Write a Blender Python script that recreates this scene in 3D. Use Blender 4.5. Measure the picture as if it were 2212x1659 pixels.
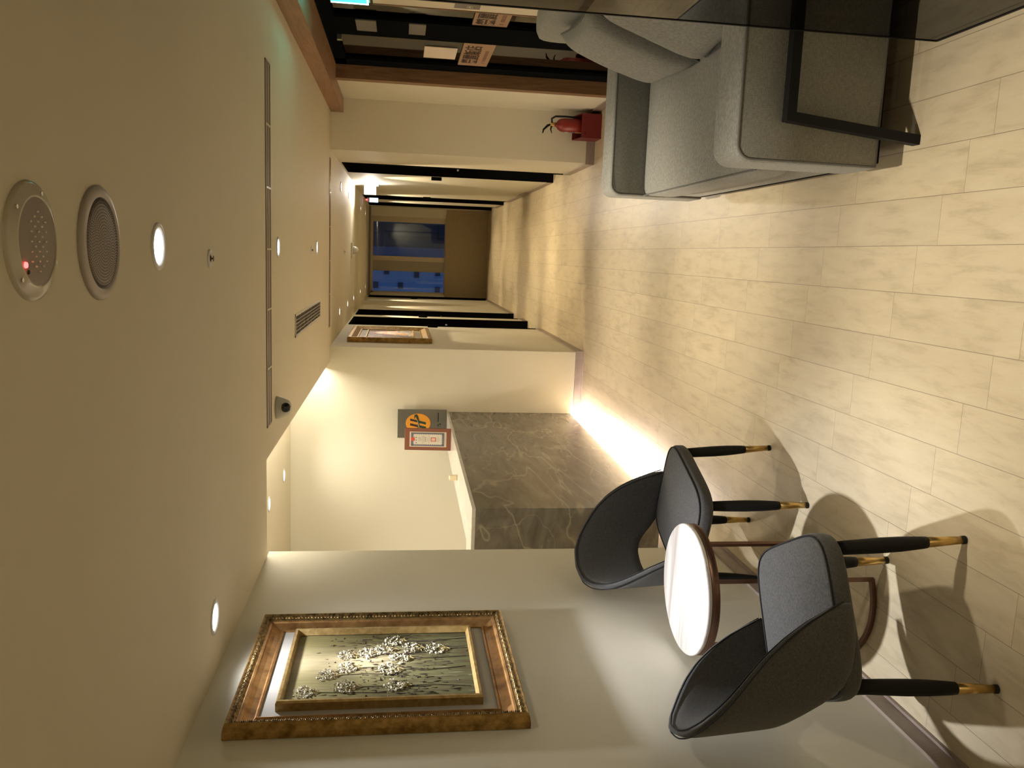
import bpy, bmesh, math, random
from mathutils import Vector, Matrix, noise
PI = math.pi
S = bpy.context.scene
COL = S.collection
for o in list(bpy.data.objects):
    bpy.data.objects.remove(o)

# ------------------------------------------------------------------ camera
F_PX, YAW, PITCH, ROLL, CAM_H = 1789.0, .154226, .136816, .018028, 1.62
_fwd = Vector((-math.sin(YAW)*math.cos(PITCH), math.cos(YAW)*math.cos(PITCH), -math.sin(PITCH)))
_r = Vector((math.cos(YAW), math.sin(YAW), 0)); _u = _r.cross(_fwd)
_right = math.cos(ROLL)*_r + math.sin(ROLL)*_u
_up = -math.sin(ROLL)*_r + math.cos(ROLL)*_u
cam_data = bpy.data.cameras.new('camera')
cam_data.sensor_width = 36.0
cam_data.lens = F_PX/2212*36.0
cam_data.clip_start = .02
cam = bpy.data.objects.new('camera', cam_data); COL.objects.link(cam)
cx, cy, cz = -_up, _right, -_fwd          # the phone was held on its side: picture-right is world-down
cam.matrix_world = Matrix(((cx.x, cy.x, cz.x, 0), (cx.y, cy.y, cz.y, 0), (cx.z, cy.z, cz.z, CAM_H), (0, 0, 0, 1)))
S.camera = cam

# ------------------------------------------------------------------ world, exposure
S.view_settings.view_transform = 'Standard'
S.view_settings.look = 'None'
S.view_settings.gamma = 1
S.view_settings.use_curve_mapping = False
S.view_settings.exposure = 1.3
S.cycles.max_bounces = 10
S.cycles.diffuse_bounces = 6
S.cycles.glossy_bounces = 5
S.cycles.transmission_bounces = 8
S.cycles.caustics_reflective = False
S.cycles.caustics_refractive = False
S.cycles.sample_clamp_indirect = 6
W = bpy.data.worlds.new('dusk'); S.world = W; W.use_nodes = True
W.node_tree.nodes['Background'].inputs[0].default_value = (.10, .19, .42, 1)
W.node_tree.nodes['Background'].inputs[1].default_value = .30

WARM = (1.0, .80, .50)
NEUT = (1.0, .89, .70)
COOL = (.96, .97, 1.0)

# ------------------------------------------------------------------ lights of the ceiling lamps, with added unseen fill lights
def spot(name, loc, power, color, angle=100, blend=.6, size=.035, to=None, parent=None):
    l = bpy.data.lights.new(name, 'SPOT'); l.energy = power; l.color = color
    l.spot_size = math.radians(angle); l.spot_blend = blend; l.shadow_soft_size = size
    o = bpy.data.objects.new(name, l); COL.objects.link(o); o.location = loc
    if to is not None:
        d = Vector(to) - Vector(loc); o.rotation_euler = d.to_track_quat('-Z', 'Y').to_euler()
    return o
def area(name, loc, sx, sy, power, color, rot=(0, 0, 0), spread=None):
    l = bpy.data.lights.new(name, 'AREA'); l.shape = 'RECTANGLE'; l.size = sx; l.size_y = sy
    l.energy = power; l.color = color
    if spread: l.spread = math.radians(spread)
    o = bpy.data.objects.new(name, l); COL.objects.link(o); o.location = loc; o.rotation_euler = rot
    return o

CEIL = 2.2
LOUNGE = [(-.01, 2.12), (0.0, 4.12), (.01, 5.995)]
HALL_R = [8.32, 9.56, 12.4, 14.0]
HALL_L = [8.255, 9.52, 10.74, 12.54, 14.3]
for i, (x, y) in enumerate(LOUNGE):
    spot('downlight_or_fill_beam', (x, y, CEIL-.012), (56, 54, 50)[i], NEUT, 60, 1.0)
    spot('downlight_spill', (x, y, CEIL-.012), 9, NEUT, 160, 1.0)
spot('downlight_or_fill_beam', (-1.2, 2.655, CEIL-.012), 66, COOL, 54, .9, .022)
spot('downlight_spill', (-1.2, 2.655, CEIL-.012), 9, COOL, 160, 1.0, .022)
spot('downlight_or_fill_beam', (.0, .1, CEIL-.012), 14, NEUT, 125, .9)  # unseen rear light, no fitting modelled
spot('downlight_or_fill_beam', (.75, -1.2, CEIL-.012), 48, NEUT, 130, 1.0)  # added fill behind the camera, brightens the sofa's near side
for y in HALL_R: spot('wall_washer_beam', (.6, y, CEIL-.012), 40, WARM, 62, .45)
for y in HALL_L: spot('wall_washer_beam', (-.6, y, CEIL-.012), 40, WARM, 62, .45)
for x, y, p in ((-1.83, 6.711, 8), (-1.83, 5.936, 14), (-1.83, 4.7, 24), (-3.2, 5.2, 46), (-3.4, 6.2, 24)):
    spot('reception_beam', (x, y, 2.51), p, (1, .90, .74), 150, 1.0)
area('reception_cove', (-.99, 5.45, 2.27), .04, 3.3, 10, (1, .90, .72), (0, math.radians(100), 0))
area('desk_toe_strip', (-1.42, 5.8, .095), .02, 2.5, 30, (1, .87, .80))

# ------------------------------------------------------------------ materials
def mat(name, col=(.5, .5, .5), rough=.6, metal=0., spec=.5):
    m = bpy.data.materials.new(name); m.use_nodes = True
    b = m.node_tree.nodes['Principled BSDF']
    b.inputs['Base Color'].default_value = (*col, 1)
    b.inputs['Roughness'].default_value = rough
    b.inputs['Metallic'].default_value = metal
    b.inputs['Specular IOR Level'].default_value = spec
    return m
class N:
    """tiny node helper"""
    def __init__(s, m): s.t = m.node_tree; s.n = s.t.nodes; s.l = s.t.links; s.b = s.n.get('Principled BSDF')
    def add(s, typ, **kw):
        n = s.n.new(typ)
        for k, v in kw.items(): setattr(n, k, v)
        return n
    def link(s, a, b): s.l.new(a, b)
    def coord(s, scale=(1, 1, 1), obj=True, rot=(0, 0, 0)):
        tc = s.add('ShaderNodeTexCoord'); mp = s.add('ShaderNodeMapping')
        mp.inputs['Scale'].default_value = scale; mp.inputs['Rotation'].default_value = rot
        s.link(tc.outputs['Object' if obj else 'Generated'], mp.inputs[0]); return mp.outputs[0]
    def noise(s, vec, scale, detail=4, rough=.55, dist=0):
        n = s.add('ShaderNodeTexNoise'); n.inputs['Scale'].default_value = scale
        n.inputs['Detail'].default_value = detail; n.inputs['Roughness'].default_value = rough
        n.inputs['Distortion'].default_value = dist
        s.link(vec, n.inputs['Vector']); return n.outputs['Fac']
    def ramp(s, fac, stops):
        r = s.add('ShaderNodeValToRGB'); e = r.color_ramp.elements
        while len(e) < len(stops): e.new(.5)
        for k, (p, c) in enumerate(stops): e[k].position = p; e[k].color = (*c, 1)
        s.link(fac, r.inputs[0]); return r.outputs[0]
    def mix(s, f, a, b, mode='MIX'):
        m = s.add('ShaderNodeMix', data_type='RGBA', blend_type=mode)
        for sock, v in ((m.inputs['Factor'], f), (m.inputs['A'], a), (m.inputs['B'], b)):
            if hasattr(v, 'links') or hasattr(v, 'is_linked'): s.link(v, sock)
            elif isinstance(v, (int, float)): sock.default_value = v
            else: sock.default_value = (*v, 1)
        return m.outputs['Result']
    def math(s, op, a, b=None, c=None):
        m = s.add('ShaderNodeMath', operation=op)
        for i, v in enumerate((a, b, c)):
            if v is None: continue
            if isinstance(v, (int, float)): m.inputs[i].default_value = v
            else: s.link(v, m.inputs[i])
        return m.outputs[0]
    def bump(s, h, strength=.2, dist=.01):
        b = s.add('ShaderNodeBump'); b.inputs['Strength'].default_value = strength; b.inputs['Distance'].default_value = dist
        s.link(h, b.inputs['Height']); s.link(b.outputs[0], s.b.inputs['Normal'])

def paint(name, col, rough=.7):
    m = mat(name, col, rough, spec=.3); n = N(m); v = n.coord((1, 1, 1))
    f = n.noise(v, 2.5, 3); c = n.ramp(f, [(.3, tuple(x*.97 for x in col)), (.7, col)])
    n.link(c, n.b.inputs['Base Color']); n.bump(n.noise(v, 220, 2), .06, .002); return m
M_WALL = paint('warm_white_wall_paint', (.74, .71, .60))
M_CEIL = paint('ceiling_paint', (.66, .60, .46))
M_BASE = mat('taupe_baseboard_tile', (.30, .24, .20), .35)
n = N(M_BASE); n.link(n.ramp(n.noise(n.coord((1, 1, 3)), 6, 5), [(.3, (.25, .195, .165)), (.7, (.36, .29, .25))]), n.b.inputs['Base Color'])

def floor_mat():
    m = mat('wood_look_plank_tile', (.6, .5, .38), .38, spec=.45); n = N(m)
    tc = n.add('ShaderNodeTexCoord'); sx = n.add('ShaderNodeSeparateXYZ'); n.link(tc.outputs['Object'], sx.inputs[0])
    X, Y = sx.outputs[0], sx.outputs[1]
    px = n.math('DIVIDE', n.math('SUBTRACT', X, .083), .1508); row = n.math('FLOOR', px)
    fx = n.math('SUBTRACT', px, row)
    py = n.math('DIVIDE', n.math('ADD', n.math('SUBTRACT', Y, .007), n.math('MULTIPLY', row, .0965)), .59)
    cel = n.math('FLOOR', py); fy = n.math('SUBTRACT', py, cel)
    ex = n.math('MULTIPLY', n.math('MINIMUM', fx, n.math('SUBTRACT', 1, fx)), .1508)
    ey = n.math('MULTIPLY', n.math('MINIMUM', fy, n.math('SUBTRACT', 1, fy)), .59)
    gx = n.math('LESS_THAN', ex, .0009); gy = n.math('LESS_THAN', ey, .0007)
    g = n.math('MAXIMUM', gx, gy)
    cv = n.add('ShaderNodeCombineXYZ'); n.link(row, cv.inputs[0]); n.link(cel, cv.inputs[1])
    wn = n.add('ShaderNodeTexWhiteNoise', noise_dimensions='3D'); n.link(cv.outputs[0], wn.inputs['Vector'])
    # grain: stretched along Y, shifted per tile
    off = n.add('ShaderNodeVectorMath', operation='MULTIPLY_ADD')
    n.link(wn.outputs['Color'], off.inputs[0]); off.inputs[1].default_value = (7, 7, 7); n.link(tc.outputs['Object'], off.inputs[2])
    mp = n.add('ShaderNodeMapping'); mp.inputs['Scale'].default_value = (16, 3.2, 1); n.link(off.outputs[0], mp.inputs[0])
    f1 = n.noise(mp.outputs[0], 1.6, 6, .62, .35)
    mp2 = n.add('ShaderNodeMapping'); mp2.inputs['Scale'].default_value = (9, 5, 1); n.link(off.outputs[0], mp2.inputs[0])
    f2 = n.noise(mp2.outputs[0], 1.0, 4, .6)
    c = n.ramp(f1, [(.28, (.45, .375, .25)), (.48, (.58, .49, .335)), (.75, (.64, .555, .39))])
    c = n.mix(n.math('MULTIPLY', n.ramp(f2, [(.5, (0, 0, 0)), (.75, (1, 1, 1))]), .22), c, (.42, .365, .29))
    c = n.mix(n.math('MULTIPLY', wn.outputs['Value'], .22), c, (.42, .355, .27))
    c = n.mix(n.math('MULTIPLY', g, .75), c, (.13, .10, .075))
    n.link(c, n.b.inputs['Base Color'])
    h = n.math('SUBTRACT', n.math('MULTIPLY', f1, .25), g); n.bump(h, .25, .0015)
    rr = n.math('ADD', n.math('MULTIPLY', f1, .16), .30); n.link(rr, n.b.inputs['Roughness'])
    return m
M_FLOOR = floor_mat()

def wood(name, dark, light, scale=(14, 1.2, 14), rough=.45):
    m = mat(name, light, rough); n = N(m); v = n.coord(scale)
    f = n.noise(v, 1.4, 7, .6, 2.2); f2 = n.noise(v, 6, 3)
    c = n.ramp(f, [(.3, dark), (.52, tuple((a+b)/2 for a, b in zip(dark, light))), (.72, light)])
    c = n.mix(n.math('MULTIPLY', f2, .3), c, dark)
    n.link(c, n.b.inputs['Base Color']); n.bump(f2, .1, .002); return m
M_WOODY = wood('oak_veneer_along_beam', (.20, .105, .05), (.37, .21, .115), (16, 1.3, 16))
M_WOODZ = wood('oak_veneer_upright', (.16, .085, .04), (.31, .175, .09), (16, 16, 1.3))

def marble(name, dark, light, vein, scale=1.3, rough=.25):
    m = mat(name, dark, rough, spec=.5); n = N(m)
    v = n.coord((1, .5, 1.9), rot=(.55, 0, 0)); 
    f = n.noise(v, scale*3, 9, .62, 1.4)
    f2 = n.noise(v, scale*14, 6, .6, .6)
    c = n.ramp(f, [(.30, dark), (.50, tuple((a*.55+b*.45) for a, b in zip(dark, light))), (.72, light)])
    c = n.mix(n.math('MULTIPLY', f2, .3), c, dark)
    w = n.noise(v, scale*.6, 4, .5, .5)
    d = n.math('ABSOLUTE', n.math('SUBTRACT', w, .5)); vv = n.ramp(d, [(0, (1, 1, 1)), (.005, (0, 0, 0))])
    w2 = n.noise(v, scale*1.3, 4, .5, .6)
    d2 = n.math('ABSOLUTE', n.math('SUBTRACT', w2, .47)); v2 = n.ramp(d2, [(0, (1, 1, 1)), (.007, (0, 0, 0))])
    c = n.mix(n.math('MULTIPLY', vv, .6), c, vein); c = n.mix(n.math('MULTIPLY', v2, .4), c, vein)
    n.link(c, n.b.inputs['Base Color']); return m
M_MARBLE = marble('grey_brown_marble', (.098, .086, .068), (.25, .225, .182), (.42, .38, .30))
M_WHITE_STONE = marble('white_stone_top', (.62, .60, .57), (.80, .78, .74), (.55, .52, .48), .9, .2)
def table_marble():
    m = mat('white_striped_marble', (.8, .78, .76), .22); n = N(m); v = n.coord((1.6, 20, 1), rot=(0, 0, .12))
    f = n.noise(v, 1.2, 4, .55, .4)
    n.link(n.ramp(f, [(.38, (.58, .53, .50)), (.55, (.80, .77, .75)), (.7, (.86, .84, .83))]), n.b.inputs['Base Color']); return m
M_TABLE = table_marble()

def fabric(name, a, b, scale=420, rough=.9):
    m = mat(name, a, rough, spec=.15); n = N(m); v = n.coord((1, 1, 1))
    f1 = n.noise(n.coord((1, 1, .16)), scale, 2); f2 = n.noise(n.coord((.16, .16, 1)), scale, 2)
    f3 = n.noise(v, 9, 3)
    f = n.math('MULTIPLY', n.math('ADD', f1, f2), .5)
    c = n.ramp(f, [(.40, a), (.60, b)]); c = n.mix(n.math('MULTIPLY', f3, .18), c, a)
    n.link(c, n.b.inputs['Base Color']); n.bump(f, .35, .002)
    try: n.b.inputs['Sheen Weight'].default_value = .15
    except Exception: pass
    return m
M_SOFA = fabric('sofa_grey_linen', (.215, .215, .20), (.34, .338, .312), 480)
M_SOFA_PIPE = mat('sofa_piping', (.15, .148, .14), .8, spec=.2)
M_CHAIR = fabric('chair_charcoal_fabric', (.058, .057, .057), (.112, .111, .110), 900)
M_PIPE = mat('chair_piping', (.022, .022, .024), .7, spec=.2)
M_BLACK = mat('black_painted_metal', (.010, .010, .010), .6, spec=.2)
M_DOORBLK = mat('black_door_lacquer', (.007, .0075, .008), .9, spec=.0)
M_BRASS = mat('satin_brass', (.62, .42, .15), .34, 1.)
M_BRONZE = mat('brushed_bronze_tube', (.20, .115, .085), .38, .85)
M_RUBBER = mat('black_rubber', (.01, .01, .01), .8)
M_STEEL = mat('satin_steel', (.55, .54, .52), .3, 1.)
M_WPLASTIC = mat('white_plastic', (.66, .65, .62), .4)
M_GPLASTIC = mat('warm_grey_plastic', (.42, .385, .35), .5)
M_DARKHOLE = mat('dark_void', (.02, .019, .017), .8)
M_RED = mat('fire_red_paint', (.24, .016, .012), .35)
M_REDBOX = mat('dull_red_plastic', (.15, .010, .011), .5)
def emis(name, col, st):
    m = mat(name, (0, 0, 0), .5); b = m.node_tree.nodes['Principled BSDF']
    b.inputs['Emission Color'].default_value = (*col, 1); b.inputs['Emission Strength'].default_value = st; return m
M_LAMP = emis('led_lamp_cool', (.93, .95, 1), 3.5)
M_LAMPW = emis('led_lamp_warm', (1, .93, .78), 3.5)
M_GREEN = emis('exit_green_glow', (.03, .92, .74), 1.3)
M_GREENW = emis('exit_white_glow', (.75, 1, .95), 2.6)
M_LEDRED = emis('red_indicator_glow', (1, .03, .03), 6)
M_BLUEW = emis('blue_white_sign_glow', (.35, .68, 1), 3)
M_EMERG = emis('emergency_lamp_glow', (1, .97, .92), 22)
M_LEDSTRIP = emis('toe_kick_strip_glow', (1, .9, .84), 12)
def glass(name, col=(1, 1, 1), tint=.0, rough=0.0, alpha_mix=.9):
    m = bpy.data.materials.new(name); m.use_nodes = True; n = N(m); n.n.clear()
    out = n.add('ShaderNodeOutputMaterial'); tr = n.add('ShaderNodeBsdfTransparent'); tr.inputs[0].default_value = (*col, 1)
    gl = n.add('ShaderNodeBsdfGlossy'); gl.inputs['Roughness'].default_value = rough
    fr = n.add('ShaderNodeFresnel'); fr.inputs[0].default_value = 1.5
    mx = n.add('ShaderNodeMixShader'); n.link(fr.outputs[0], mx.inputs[0]); n.link(tr.outputs[0], mx.inputs[1]); n.link(gl.outputs[0], mx.inputs[2])
    n.link(mx.outputs[0], out.inputs[0]); return m
M_GLASS_TINT = glass('smoked_glass', (.50, .52, .50))
M_GLASS = glass('clear_glass', (.86, .9, .88))
M_GLASS_DOOR = glass('door_glass', (.75, .80, .76))

# ------------------------------------------------------------------ mesh helpers
def link(name, bm, m, parent=None, smooth=False, mods=None):
    me = bpy.data.meshes.new(name); bmesh.ops.recalc_face_normals(bm, faces=bm.faces); bm.to_mesh(me); bm.free()
    if not isinstance(m, (list, tuple)): m = [m]
    for x in m: me.materials.append(x)
    if smooth:
        for p in me.polygons: p.use_smooth = True
    o = bpy.data.objects.new(name, me); COL.objects.link(o)
    if parent is not None:
        o.parent = parent
        o.matrix_parent_inverse = Matrix.Identity(4)
    return o
def tag(o, label, cat, group=None, kind=None):
    o['label'] = label
    if cat: o['category'] = cat
    if group: o['group'] = group
    if kind: o['kind'] = kind
    return o
def thing(name, label, cat, loc=(0, 0, 0), rot=(0, 0, 0), group=None):
    o = bpy.data.objects.new(name, None); COL.objects.link(o); o.location = loc; o.rotation_euler = rot
    o.empty_display_size = .1
    return tag(o, label, cat, group)
def struct(name, bm, m, **kw):
    o = link(name, bm, m, **kw); o['kind'] = 'structure'; return o
def box(bm, x0, x1, y0, y1, z0, z1, bev=0, mi=0, mtx=None):
    v = [bm.verts.new(Vector((x, y, z)) if mtx is None else mtx @ Vector((x, y, z))) for x in (x0, x1) for y in (y0, y1) for z in (z0, z1)]
    fs = [(0, 1, 3, 2), (4, 6, 7, 5), (0, 4, 5, 1), (2, 3, 7, 6), (0, 2, 6, 4), (1, 5, 7, 3)]
    F = [bm.faces.new([v[i] for i in f]) for f in fs]
    for f in F: f.material_index = mi
    if bev:
        es = set(e for f in F for e in f.edges)
        r = bmesh.ops.bevel(bm, geom=list(es), offset=bev, segments=2, affect='EDGES', profile=.5)
        for f in r['faces']: f.material_index = mi
    return F
def new(): return bmesh.new()
def boxes(*bs, bev=0):
    bm = new()
    for b in bs: box(bm, *b, bev=bev)
    return bm
def lathe(bm, prof, c=(0, 0, 0), seg=32, mi=0, cap=True, mtx=None):
    rings = []
    for r, z in prof:
        ring = []
        for k in range(seg):
            a = 2*PI*k/seg; p = Vector((c[0]+r*math.cos(a), c[1]+r*math.sin(a), c[2]+z))
            ring.append(bm.verts.new(mtx @ p if mtx else p))
        rings.append(ring)
    for a, b in zip(rings, rings[1:]):
        for k in range(seg):
            f = bm.faces.new((a[k], a[(k+1) % seg], b[(k+1) % seg], b[k])); f.material_index = mi
    if cap:
        for rg in (rings[0], rings[-1]):
            try: f = bm.faces.new(rg); f.material_index = mi
            except ValueError: pass
def tube(bm, pts, rad, seg=8, closed=False, mi=0):
    pts = [Vector(p) for p in pts]; n = len(pts); rings = []
    prev = None
    for i, p in enumerate(pts):
        if closed: t = (pts[(i+1) % n] - pts[i-1])
        else: t = pts[min(i+1, n-1)] - pts[max(i-1, 0)]
        t.normalize()
        if prev is None:
            a = Vector((0, 0, 1)) if abs(t.z) < .9 else Vector((1, 0, 0)); nn = t.cross(a).normalized()
        else: nn = (prev - t*prev.dot(t)).normalized()
        prev = nn; bb = t.cross(nn); r = rad[i] if isinstance(rad, (list, tuple)) else rad
        rings.append([bm.verts.new(p + r*(math.cos(2*PI*k/seg)*nn + math.sin(2*PI*k/seg)*bb)) for k in range(seg)])
    m = n if closed else n-1
    for i in range(m):
        a, b = rings[i], rings[(i+1) % n]
        for k in range(seg):
            f = bm.faces.new((a[k], a[(k+1) % seg], b[(k+1) % seg], b[k])); f.material_index = mi
    if not closed:
        bm.faces.new(rings[0]); bm.faces.new(rings[-1])
def sebox(bm, hx, hy, z0, z1, ex=4., seg=64, r=.02, crown=0., c=(0, 0), rings=5):
    """cushion with a super-elliptic plan, rounded edges and a crowned top; returns the top rim points"""
    def ringpts(s, z):
        out = []
        for k in range(seg):
            a = 2*PI*k/seg; ca, sa = math.cos(a), math.sin(a)
            q = (abs(ca)**ex + abs(sa)**ex)**(-1/ex)
            out.append(Vector((c[0] + (hx-s)*q*ca, c[1] + (hy-s)*q*sa, z)))
        return out
    prof = []
    for k in range(rings+1):
        a = PI/2*k/rings; prof.append((r*(1-math.sin(a)), z0 + r*(1-math.cos(a))))
    for k in range(rings+1):
        a = PI/2*k/rings; prof.append((r*(1-math.cos(a)), z1 - r + r*math.sin(a)))
    rs = [[bm.verts.new(p) for p in ringpts(s, z)] for s, z in prof]
    nt = 9
    for k in range(1, nt):
        f = 1 - k/nt; s = 1-f
        rs.append([bm.verts.new(Vector((c[0]+(p.x-c[0])*f, c[1]+(p.y-c[1])*f, z1 + crown*math.sin(min(1, s*1.25)*PI/2)))) for p in ringpts(r, z1)])
    for a, b in zip(rs, rs[1:]):
        for k in range(seg): bm.faces.new((a[k], a[(k+1) % seg], b[(k+1) % seg], b[k]))
    bm.faces.new(rs[0]); 
    ctr = bm.verts.new(Vector((c[0], c[1], z1+crown)))
    l = rs[-1]
    for k in range(seg): bm.faces.new((l[k], l[(k+1) % seg], ctr))
    return ringpts(r*.35, z1-.002)
def text_mesh(name, s, size, m, parent, mtx, depth=.0008, squash=1.0, align='CENTER', bold=0.0):
    cu = bpy.data.curves.new(name, 'FONT'); cu.body = s; cu.size = size; cu.extrude = depth; cu.offset = bold
    cu.align_x = align; cu.align_y = 'CENTER'
    t = bpy.data.objects.new(name, cu); COL.objects.link(t)
    dg = bpy.context.evaluated_depsgraph_get(); dg.update()
    me = bpy.data.meshes.new_from_object(t.evaluated_get(dg)); bpy.data.objects.remove(t)
    me.transform(mtx @ Matrix.Diagonal((squash, 1, 1, 1))); me.materials.clear(); me.materials.append(m)
    o = bpy.data.objects.new(name, me); COL.objects.link(o)
    if parent: o.parent = parent
    return o
def copy_tree(o, parent=None):
    c = o.copy(); COL.objects.link(c)
    if parent is not None: c.parent = parent
    for ch in list(o.children): copy_tree(ch, c)
    return c

# ================================================================== SETTING
struct('floor', boxes((-4.6, 3.2, -1.6, 15.95, -.06, 0)), M_FLOOR)
# main ceiling: leaves the reception open above X < -0.947
struct('ceiling', boxes((-.947, 3.2, -1.6, 15.95, CEIL, CEIL+.1), (-1.52, -.947, -1.6, 3.74, CEIL, CEIL+.1)), M_CEIL)
struct('ceiling_reception', boxes((-4.6, -.85, 3.66, 7.13, 2.525, 2.6)), M_CEIL)
struct('trim_1', boxes((-.949, -.87, 3.74, 7.13, CEIL+.005, 2.525), (-4.6, -.87, 3.66, 3.742, CEIL+.005, 2.525)), M_CEIL)
struct('wall_left', boxes((-1.52, -1.40, -1.6, 3.80, 0, CEIL)), M_WALL)
struct('wall_reception_left', boxes((-4.7, -4.6, 3.66, 7.13, 0, 2.6)), M_WALL)
struct('wall_reception_near', boxes((-4.7, -1.52, 3.68, 3.80, 0, 2.6)), M_WALL)
struct('wall_reception_back', boxes((-4.7, -.86, 7.13, 7.25, 0, 2.6), (-.86, -.815, 7.13, 7.25, 0, CEIL)), M_WALL)
struct('wall_rear', boxes((-1.52, 3.2, -1.7, -1.6, 0, CEIL)), M_WALL)

# corridor walls with door recesses
DR = [(8.13, 9.04), (12.6, 13.42), (14.3, 15.2)]
DL = [(9.35, 10.42), (10.82, 11.75), (15.05, 15.70)]
DH = 2.165
def corridor_wall(name, x0, x1, doors, y0, y1, parent=None):
    bm = new(); y = y0
    for a, b in doors:
        box(bm, x0, x1, y, a, 0, CEIL); box(bm, x0, x1, a, b, DH, CEIL); y = b
    box(bm, x0, x1, y, y1, 0, CEIL); return struct(name, bm, M_WALL)
corridor_wall('wall_right', .81, 1.10, DR, 7.25, 15.75)
corridor_wall('wall_corridor_left', -1.10, -.815, DL, 7.25, 15.75)
struct('wall_column', boxes((.81, 1.40, 7.13, 7.25, 0, CEIL)), M_WALL)
struct('wall_side', boxes((1.22, 1.42, 6.40, 7.13, 0, CEIL)), M_WALL)
struct('wall_side_near', boxes((1.22, 1.42, -1.6, 2.6, 0, CEIL)), M_WALL)
struct('wall_end', boxes((-1.1, 1.1, 15.75, 15.9, 0, .775)), wood('beige_panelling', (.38, .30, .19), (.48, .39, .26), (6, 6, 40), .6))
struct('wall_end_upper', boxes((.645, 1.1, 15.75, 15.9, .775, CEIL), (-1.1, -.765, 15.75, 15.9, .775, CEIL), (-.765, .645, 15.75, 15.9, 2.165, CEIL)), M_WALL)
# lobby behind the glass doors
struct('wall_lobby_back', boxes((3.1, 3.2, 2.5, 7.3, 0, CEIL)), mat('lobby_paint', (.42, .39, .33), .8))
struct('wall_lobby_far', boxes((1.42, 1.735, 7.13, 7.25, 0, CEIL)), M_DOORBLK)
struct('wall_lobby_reflection', boxes((1.735, 3.2, 7.13, 7.25, 0, CEIL)), mat('lobby_reflection_tone', (.55, .55, .46), .8))  # added pale wall, its colour stands in for a reflection in the glass
spot('lobby_fill', (2.3, 6.3, 2.17), 10, NEUT, 130, .8)  # added unseen lamp that brightens the pale lobby wall
struct('wall_lobby_near', boxes((1.42, 3.2, 2.5, 2.6, 0, CEIL)), mat('lobby_paint_dim', (.42, .39, .33), .8))

# baseboards
BH = .07
def bb(name, *bs): struct(name, boxes(*bs), M_BASE)
bb('baseboard_left', (-1.40, -1.388, -1.6, 3.80, 0, BH), (-1.40, -1.378, -1.6, 3.80, 0, .012))
bb('baseboard_back', (-1.30, -.815, 7.118, 7.13, 0, BH), (-1.30, -.805, 7.108, 7.13, 0, .010))
bb('baseboard_column', (.81, 1.22, 7.118, 7.13, 0, BH), (.80, 1.22, 7.106, 7.13, 0, .010))
bb('baseboard_side', (1.208, 1.22, 6.41, 7.118, 0, BH))
def strips(x0, x1, doors, y0, y1):
    out = []; y = y0
    for a, b in doors: out.append((x0, x1, y, a-.012, 0, BH)); y = b+.012
    out.append((x0, x1, y, y1, 0, BH)); return out
bb('baseboard_right', *strips(.798, .81, DR, 7.118, 15.75))
bb('baseboard_corridor_left', *strips(-.815, -.803, DL, 7.118, 15.75))

# corridor doors
def corridor_door(n_, side, a, b, handle_near):
    s = 1 if side == 'R' else -1; xw = .81 if side == 'R' else -.815
    X = lambda d: xw + s*d
    def bx(d0, d1, *r): return (min(X(d0), X(d1)), max(X(d0), X(d1)), *r)
    bm = boxes(bx(-.004, .17, a, a+.012, 0, DH), bx(-.004, .17, b-.012, b, 0, DH), bx(-.004, .17, a, b, DH-.012, DH),
               bx(-.008, 0, a-.014, a+.012, 0, DH+.012), bx(-.006, 0, a-.014, b+.01, DH-.002, DH+.012), bx(-.006, 0, b-.012, b+.01, 0, DH))
    fr = struct('door_%d' % n_, bm, M_DOORBLK)
    lf = link('door_leaf', boxes(bx(.11, .15, a+.012, b-.012, 0.006, DH-.012)), M_DOORBLK, fr)
    hy = b-.10 if not handle_near else a+.12
    bm = new(); tube(bm, [(X(.11), hy, 1.04), (X(.06), hy, 1.04), (X(.055), hy-.02, 1.04), (X(.055), hy-.12, 1.04)], .010)
    link('door_handle', bm, M_STEEL, fr, True)
k = 1
for a, b in DR: corridor_door(k, 'R', a, b, False); k += 1
for a, b in DL: corridor_door(k, 'L', a, b, False); k += 1
for nm, x0, x1, y, z, lb in (('room_number_sign', .772, .808, 9.15, 1.25, 'small black room sign on the right corridor wall just past the nearest door'),
                      ('room_number_sign', .772, .808, 12.45, 1.25, 'small black room sign on the right corridor wall before the middle door'),
                      ('room_number_sign', -.813, -.778, 9.22, 1.25, 'small black room sign on the left corridor wall between colourful picture and first door'),
                      ('room_number_sign', -.813, -.778, 10.62, 1.32, 'small black room sign on the strip between the two left corridor doors'),
                      ('room_number_sign', -.813, -.778, 14.85, 1.36, 'small black room sign on the left corridor wall before the far end door')):
    tag(link(nm, boxes((x0, x1, y-.012, y+.012, z-.055, z+.055), bev=.002), M_DOORBLK), lb, 'sign', 'black room signs along the corridor')

# end window
win = struct('window_1', boxes((-.765, .645, 15.77, 15.87, .775, .80), (-.765, .645, 15.77, 15.87, 2.125, 2.165), (.545, .645, 15.765, 15.87, .775, 2.165),
                               (-.765, -.735, 15.77, 15.87, .775, 2.165), (-.165, -.08, 15.765, 15.85, .80, 2.13)), mat('beige_aluminium', (.58, .50, .38), .4, .1))
link('window_sill', boxes((-.80, .72, 15.72, 15.80, .765, .785)), mat('sill_stone', (.42, .34, .23), .4), win)
link('window_pane', boxes((-.735, -.165, 15.83, 15.836, .80, 2.13)), M_GLASS, win)
link('window_pane', boxes((-.08, .545, 15.80, 15.806, .80, 2.13)), M_GLASS, win)
tag(link('roller_screen', boxes((-.355, -.165, 15.79, 15.82, .80, 2.13)), mat('pale_screen_fabric', (.42, .38, .30), .8)),
    'pale vertical fabric strip beside the middle post of the far window', 'blind')
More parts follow.
